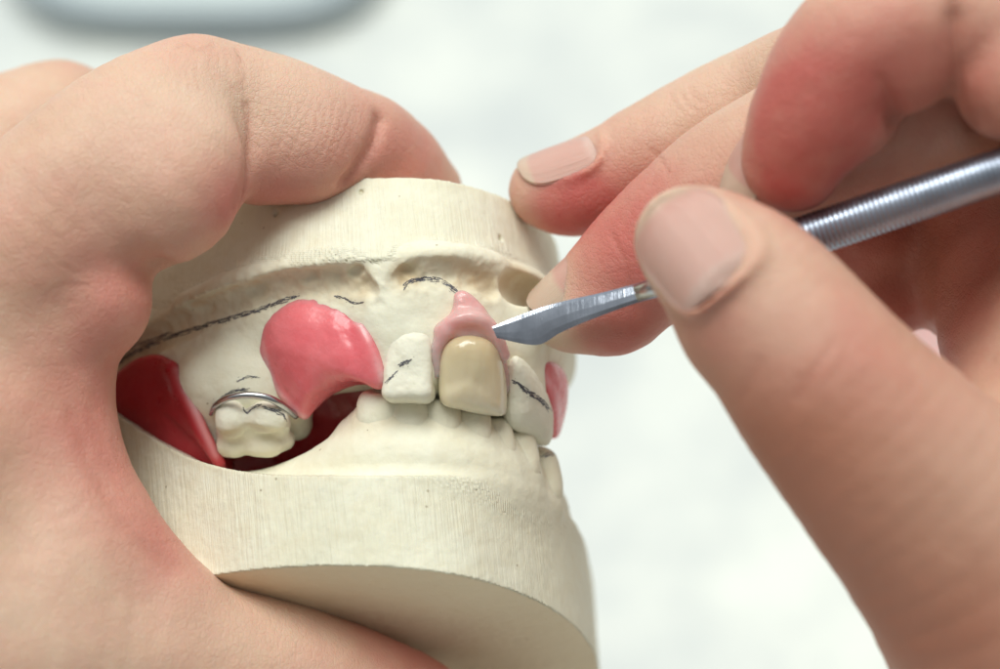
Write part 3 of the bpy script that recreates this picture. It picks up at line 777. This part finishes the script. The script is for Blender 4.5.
# palm, thenar and curled little finger in the shade
S.tube([(1040,560,20,18),(1110,420,12,20),(1180,260,10,22)], k=6)
S.tube([(905,215,-4,6.5),(940,250,-4,7.6),(975,285,-3,8),(1030,300,0,10)], k=2)
S.tube([(985,160,4,9),(1000,230,3,9),(1020,330,6,10),(1060,400,8,12)], k=2.5)
S.tube([(880,290,-6,6.8),(905,260,-8,7.2),(930,180,-6,8)], k=2)
S.tube([(860,230,-2,7),(850,260,-4,6.4),(855,285,-5,5.6)], k=2)
S.tube([(1200,860,20,26),(1350,700,14,30),(1350,400,8,30)], k=10)
# creases
S.tube([(896,122,27,.6),(890,100,32,.5),(880,76,34.5,.3)], k=1.8, mode='-')
S.tube([(956,20,34,.5),(957,60,34,.7),(962,100,33,.8),(972,125,31,.7)], k=2.6, mode='-')
TN = dict(tip=(655,203,34.5), base=(722,284,39.5), nrm=(-0.30,0.12,0.93), width=13.4, R=7.4)
nail_bed(S, **TN, rim=0.3, k=2.0)
S.tube([(800,300,42,.3),(815,322,43,.4),(826,345,44,.3)], k=1.2, mode='-')
RN = dict(tip=(517,166,-2.5), base=(598,138,-.8), nrm=(-0.25,0.80,0.55), width=9, R=5.6)
nail_bed(S, **RN, rim=0.4, k=0.7)
CRR = [([(897,118),(890,100),(880,78)], .7, .5), ([(955,0),(956,60),(962,100),(972,125)], .8, .9),
       ([(672,96),(676,106),(684,112)], .3, .15), ([(681,92),(686,104),(696,110)], .3, .2), ([(690,88),(696,99),(705,103)], .3, .15), ([(760,362),(752,380),(743,398)], .8, .3), ([(832,345),(815,372),(795,398)], .8, .35), ([(845,352),(832,380)], .6, .2), ([(650,150),(660,158),(668,172)], .3, .3), ([(612,235),(625,262),(630,290)], .35, .25)]
ex = skin_attrs(
    [(575,215,0,7,.95),(555,205,2,5,.4),(640,200,6,9,.45),(660,235,14,9,.7),(610,320,10,10,.5),(600,345,8,6,.6),(790,130,30,8,.8),(800,180,26,7,.65),(845,110,30,8,.55),(780,60,28,6,.3),(870,60,32,9,.3),(920,40,32,8,.3),(1000,100,32,9,.5),(730,330,36,7,.35),(700,300,37,6,.3),(900,260,0,16,.9),(960,300,0,16,.9),(870,220,4,12,.9),(800,420,42,12,.25),(940,420,44,12,.25),(880,560,40,14,.4),(840,330,42,8,.3)],  # red skin; the palm spots also paint shade behind the handle
    [(560,320,6,5,.8),(540,310,4,6,.6),(720,90,6,12,.35),(690,195,36,5,.5),(650,200,34,5,.5),(640,270,34,5,.3),(760,300,40,8,.3),(980,480,46,12,.3),(520,190,0,4,.3)],
    CRR, [(640,200,6,10,.6)],
    [(735,370,34,9,.4),(790,450,36,11,.5),(850,480,44,13,.3),(860,540,40,15,.55),(940,560,46,18,.35),(960,660,40,18,.55),(610,345,8,6,.3),(800,120,31,8,.2),(900,270,0,20,.5),(980,240,10,16,.4),(900,70,34,9,.2),(1000,90,34,10,.3),(700,180,14,12,.15)])  # painted shade: thumb's lower side, finger undersides, palm behind the handle
finish('palm_and_fingers', S, SKIN, right, skdisp, ex)
nail(right, **TN, label='broad thumb nail facing the viewer', free=.90)
nail(right, **RN, label='ring finger nail resting by the upper cast', free=.84)
nail(right, tip=(527,303,5), base=(592,242,8.5), nrm=(-0.62,0.60,0.50), width=9, R=5.4, label='pale long middle finger nail behind the blade', free=.55)
nail(right, tip=(722,197,19), base=(755,138,23), nrm=(-0.9,0.0,0.45), width=8.5, R=5.6, label='index finger nail seen edge on', free=.6)
print('right', round(time.time()-T0, 1))

# ------------------------------------------------------------------ carving tool
tool = thing('wax_carver', C(900, 205, 20), 'thin steel wax carver with a ribbed handle and pointed blade touching the pink wax', 'carving tool')
H0, H1 = C(668, 283, 17.5), C(1000, 171, 27)
ax = (H1-H0)/np.linalg.norm(H1-H0)
def rod(name, stations, mat, seg=24, flat=None):
    up = np.array([0, 0, 1.0]); a = np.cross(ax, up); a /= np.linalg.norm(a); b = np.cross(a, ax)
    V, F, al, gr = [], [], [], []
    for t, r, g in stations:
        for j in range(seg):
            th = 2*math.pi*(j+.5)/seg
            V.append(H0+ax*t+r*(math.cos(th)*a+math.sin(th)*b)); al.append(t); gr.append(g)
    n = len(stations)
    for i in range(n-1):
        for j in range(seg):
            k = (j+1) % seg; F.append((i*seg+j, i*seg+k, (i+1)*seg+k, (i+1)*seg+j))
    F.append(tuple(range(seg))[::-1]); F.append(tuple((n-1)*seg+j for j in range(seg)))
    return link(name, np.array(V), F, mat, tool, attrs={'along': np.array(al), 'grip': np.array(gr, float)})
rod('shank', [(-4,1.05,0),(0,1.1,0),(6,1.3,0),(12,1.7,0)], STEEL)
st = [(11.9,1.9,0),(12.6,2.35,0)]
t = 12.8
while t < 110:
    st.append((t, 2.42+0.004*t, 1)); t += 0.13
st2 = []
for (t, r, g) in st: st2.append((t, r+(0.07*math.sin(2*math.pi*t/0.6) if g else 0), 0))
rod('handle', st2 + [(110.5,2.2,0)], HANDLE, 28)
# blade: a flat lancet with a ground bevel
def blade():
    topE = [(676,270,17),(655,277,16.5),(634,284,15.9),(600,293,14.7),(568,300,13.6),(540,308,12.9),(515,317,12.4),(492,327,12.2)]
    botE = [(676,292,17.5),(655,298,17),(634,304,16.6),(606,314,15.6),(580,324,14.6),(560,333,13.9),(536,345,13.2),(497,338,12.4)]
    T = catmull([C(*p) for p in topE], 20); B = catmull([C(*p) for p in botE], 20); n = len(T)
    V, F = [], []
    for i in range(n):
        f = i/(n-1); th = 0.95*(1-f)**1.5+0.12
        for s, z in ((0, 0), (.12, th*.55), (.5, th*.62), (.8, th*.45), (1, 0.02)):
            V.append(T[i]*(1-s)+B[i]*s+np.array([0, 0, z]))
        for s, z in ((.8, -th*.45), (.5, -th*.62), (.12, -th*.55)):
            V.append(T[i]*(1-s)+B[i]*s+np.array([0, 0, z]))
    for i in range(n-1):
        for j in range(8):
            k = (j+1) % 8; F.append((i*8+j, i*8+k, (i+1)*8+k, (i+1)*8+j))
    F.append(tuple(range(8))[::-1]); F.append(tuple((n-1)*8+j for j in range(8)))
    return link('blade', np.array(V), F, BLADE, tool, smooth=False)
blade()

# ------------------------------------------------------------------ table, tray, scrap of wax
def ground(px, py):                     # the point of the table top seen along a direction from the viewer
    o = W((0, 0, DIST)); d = W(C(px, py, 0))-o; t = -o[2]/d[2]; return o+d*t
m, nt, b = newmat('table_white'); n = N(nt); ob = n.obj()
c = n.mix(n.math('MULTIPLY_ADD', n.noise(ob, 22, 4, .6), 3.6, -1.3, True), (0.84, 0.87, 0.82), (0.64, 0.68, 0.68))
n.set(b, Base_Color=c, Roughness=0.55, Normal=n.bump(n.noise(ob, 60, 4), 0.003, 0.3))
s = 3.0
link('table_top', np.array([(-s,-s,0),(s,-s,0),(s,s,0),(-s,s,0)], float), [(0,1,2,3)], m, world=True)['kind'] = 'structure'
# tray: rounded shallow dish with a thick rolled rim
m, nt, b = newmat('tray_grey'); n = N(nt)
n.set(b, Base_Color=n.mix(n.noise(n.obj(), 30, 3), (0.36, 0.42, 0.46), (0.44, 0.51, 0.54)), Roughness=0.3, Metallic=0.0)
m2, nt, b = newmat('tray_lining'); n = N(nt)
n.set(b, Base_Color=n.mix(n.noise(n.obj(), 30, 3), (0.72, 0.80, 0.78), (0.62, 0.70, 0.70)), Roughness=0.5)
g = [ground(40, -60), ground(410, -60), ground(100, 45), ground(380, 28)]
cx, cy = ground(225, -210)[:2]
tray = bpy.data.objects.new('instrument_tray', None); COL.objects.link(tray); tray.location = (cx, cy, 0); PARENT_AT['instrument_tray'] = np.array([cx, cy, 0.])
bpy.context.view_layer.update()
props(tray, 'shallow grey blue tray with a pale inside, blurred at the back of the white table', 'tray')
a_ = abs(ground(438, 20)[0]-ground(8, 20)[0])/2; b_ = abs(cy-ground(240, 45)[1])
def sq(th, a, b, p=4.2):
    c_, s_ = math.cos(th), math.sin(th)
    return a*math.copysign(abs(c_)**(2/p), c_), b*math.copysign(abs(s_)**(2/p), s_)
def dish(name, prof, mat):
    V, F = [], []; nn = 96
    for dr, z in prof:
        for j in range(nn):
            x, y = sq(2*math.pi*j/nn, a_+dr, b_+dr); V.append((cx+x, cy+y, z))
    for i in range(len(prof)-1):
        for j in range(nn):
            k = (j+1) % nn; F.append((i*nn+j, i*nn+k, (i+1)*nn+k, (i+1)*nn+j))
    F.append(tuple((len(prof)-1)*nn+j for j in range(nn)))
    return link(name, np.array(V), F, mat, tray, world=True)
dish('rim', [(-.008,.001),(-.003,.0015),(-.001,.003),(.0005,.008),(0,.010),(-.003,.011),(-.006,.010),(-.0075,.007),(-.0085,.003),(-.010,.0022)], m)
dish('lining', [(-.0098,.0026),(-.02,.0024)], m2)
p = ground(942, 338)
S2 = 0.016
link('wax_scrap', np.array([(p[0]-S2,p[1]-S2,.001),(p[0]+S2*1.2,p[1]-S2*.9,.001),(p[0]+S2*1.1,p[1]+S2,.001),(p[0]-S2*.9,p[1]+S2*.8,.001),(p[0]-S2,p[1]-S2,.0025),(p[0]+S2*1.2,p[1]-S2*.9,.0025),(p[0]+S2*1.1,p[1]+S2,.0025),(p[0]-S2*.9,p[1]+S2*.8,.0025)]),
     [(3,2,1,0),(4,5,6,7),(0,1,5,4),(1,2,6,5),(2,3,7,6),(3,0,4,7)], WAXL, smooth=False, world=True)
props(bpy.data.objects['wax_scrap'], 'small light pink wax sheet on the table seen past the right hand', 'wax')

# ------------------------------------------------------------------ light and camera
w = bpy.data.worlds.new('World'); scene.world = w; w.use_nodes = True
bg = w.node_tree.nodes['Background']; n = N(w.node_tree)
sp = n('ShaderNodeSeparateXYZ', i_0=n('ShaderNodeTexCoord').outputs['Generated'])
f = n.math('ADD', n.math('MULTIPLY', sp.outputs[1], 0.55), n.math('MULTIPLY', sp.outputs[2], 0.45))
f = n.math('ADD', f, n.math('MULTIPLY', sp.outputs[0], 0.05))
f = n.math('MULTIPLY_ADD', f, 0.55, 0.45, True)                     # made-up gradient for contrast: bright above and behind, dim towards the camera
w.node_tree.links.new(n.ramp(f, [(0.0, (0.13, 0.11, 0.10)), (0.3, (0.28, 0.27, 0.25)), (0.7, (0.85, 0.90, 0.90)), (1.0, (1.2, 1.28, 1.28))]), bg.inputs[0])
bg.inputs[1].default_value = 0.6
def area(name, loc, target, size, power, col, sy=None):
    l = bpy.data.lights.new(name, 'AREA'); l.energy = power; l.color = col; l.size = size
    if sy: l.shape = 'RECTANGLE'; l.size_y = sy
    o = bpy.data.objects.new(name, l); COL.objects.link(o); o.location = loc
    o.rotation_euler = (Vector(target)-Vector(loc)).to_track_quat('-Z', 'Y').to_euler(); return o
ctr = W((0, 0, 0))
area('ceiling_lamp', (-0.15, 0.42, 1.45), ctr, 1.0, 17.5, (0.99, 1.0, 0.94), 0.7)

cam = bpy.data.cameras.new('camera'); co = bpy.data.objects.new('camera', cam); COL.objects.link(co)
co.matrix_world = FR; scene.camera = co
cam.sensor_width = 36; cam.lens = 36*DIST/(1000/PXMM); cam.clip_start = 0.01; cam.clip_end = 50
cam.dof.use_dof = True; cam.dof.focus_distance = (DIST-9)*0.001; cam.dof.aperture_fstop = 9.5
scene.view_settings.view_transform = 'Standard'; scene.view_settings.look = 'None'; scene.view_settings.exposure = 0
scene.cycles.use_denoising = True
print('done', round(time.time()-T0, 1))
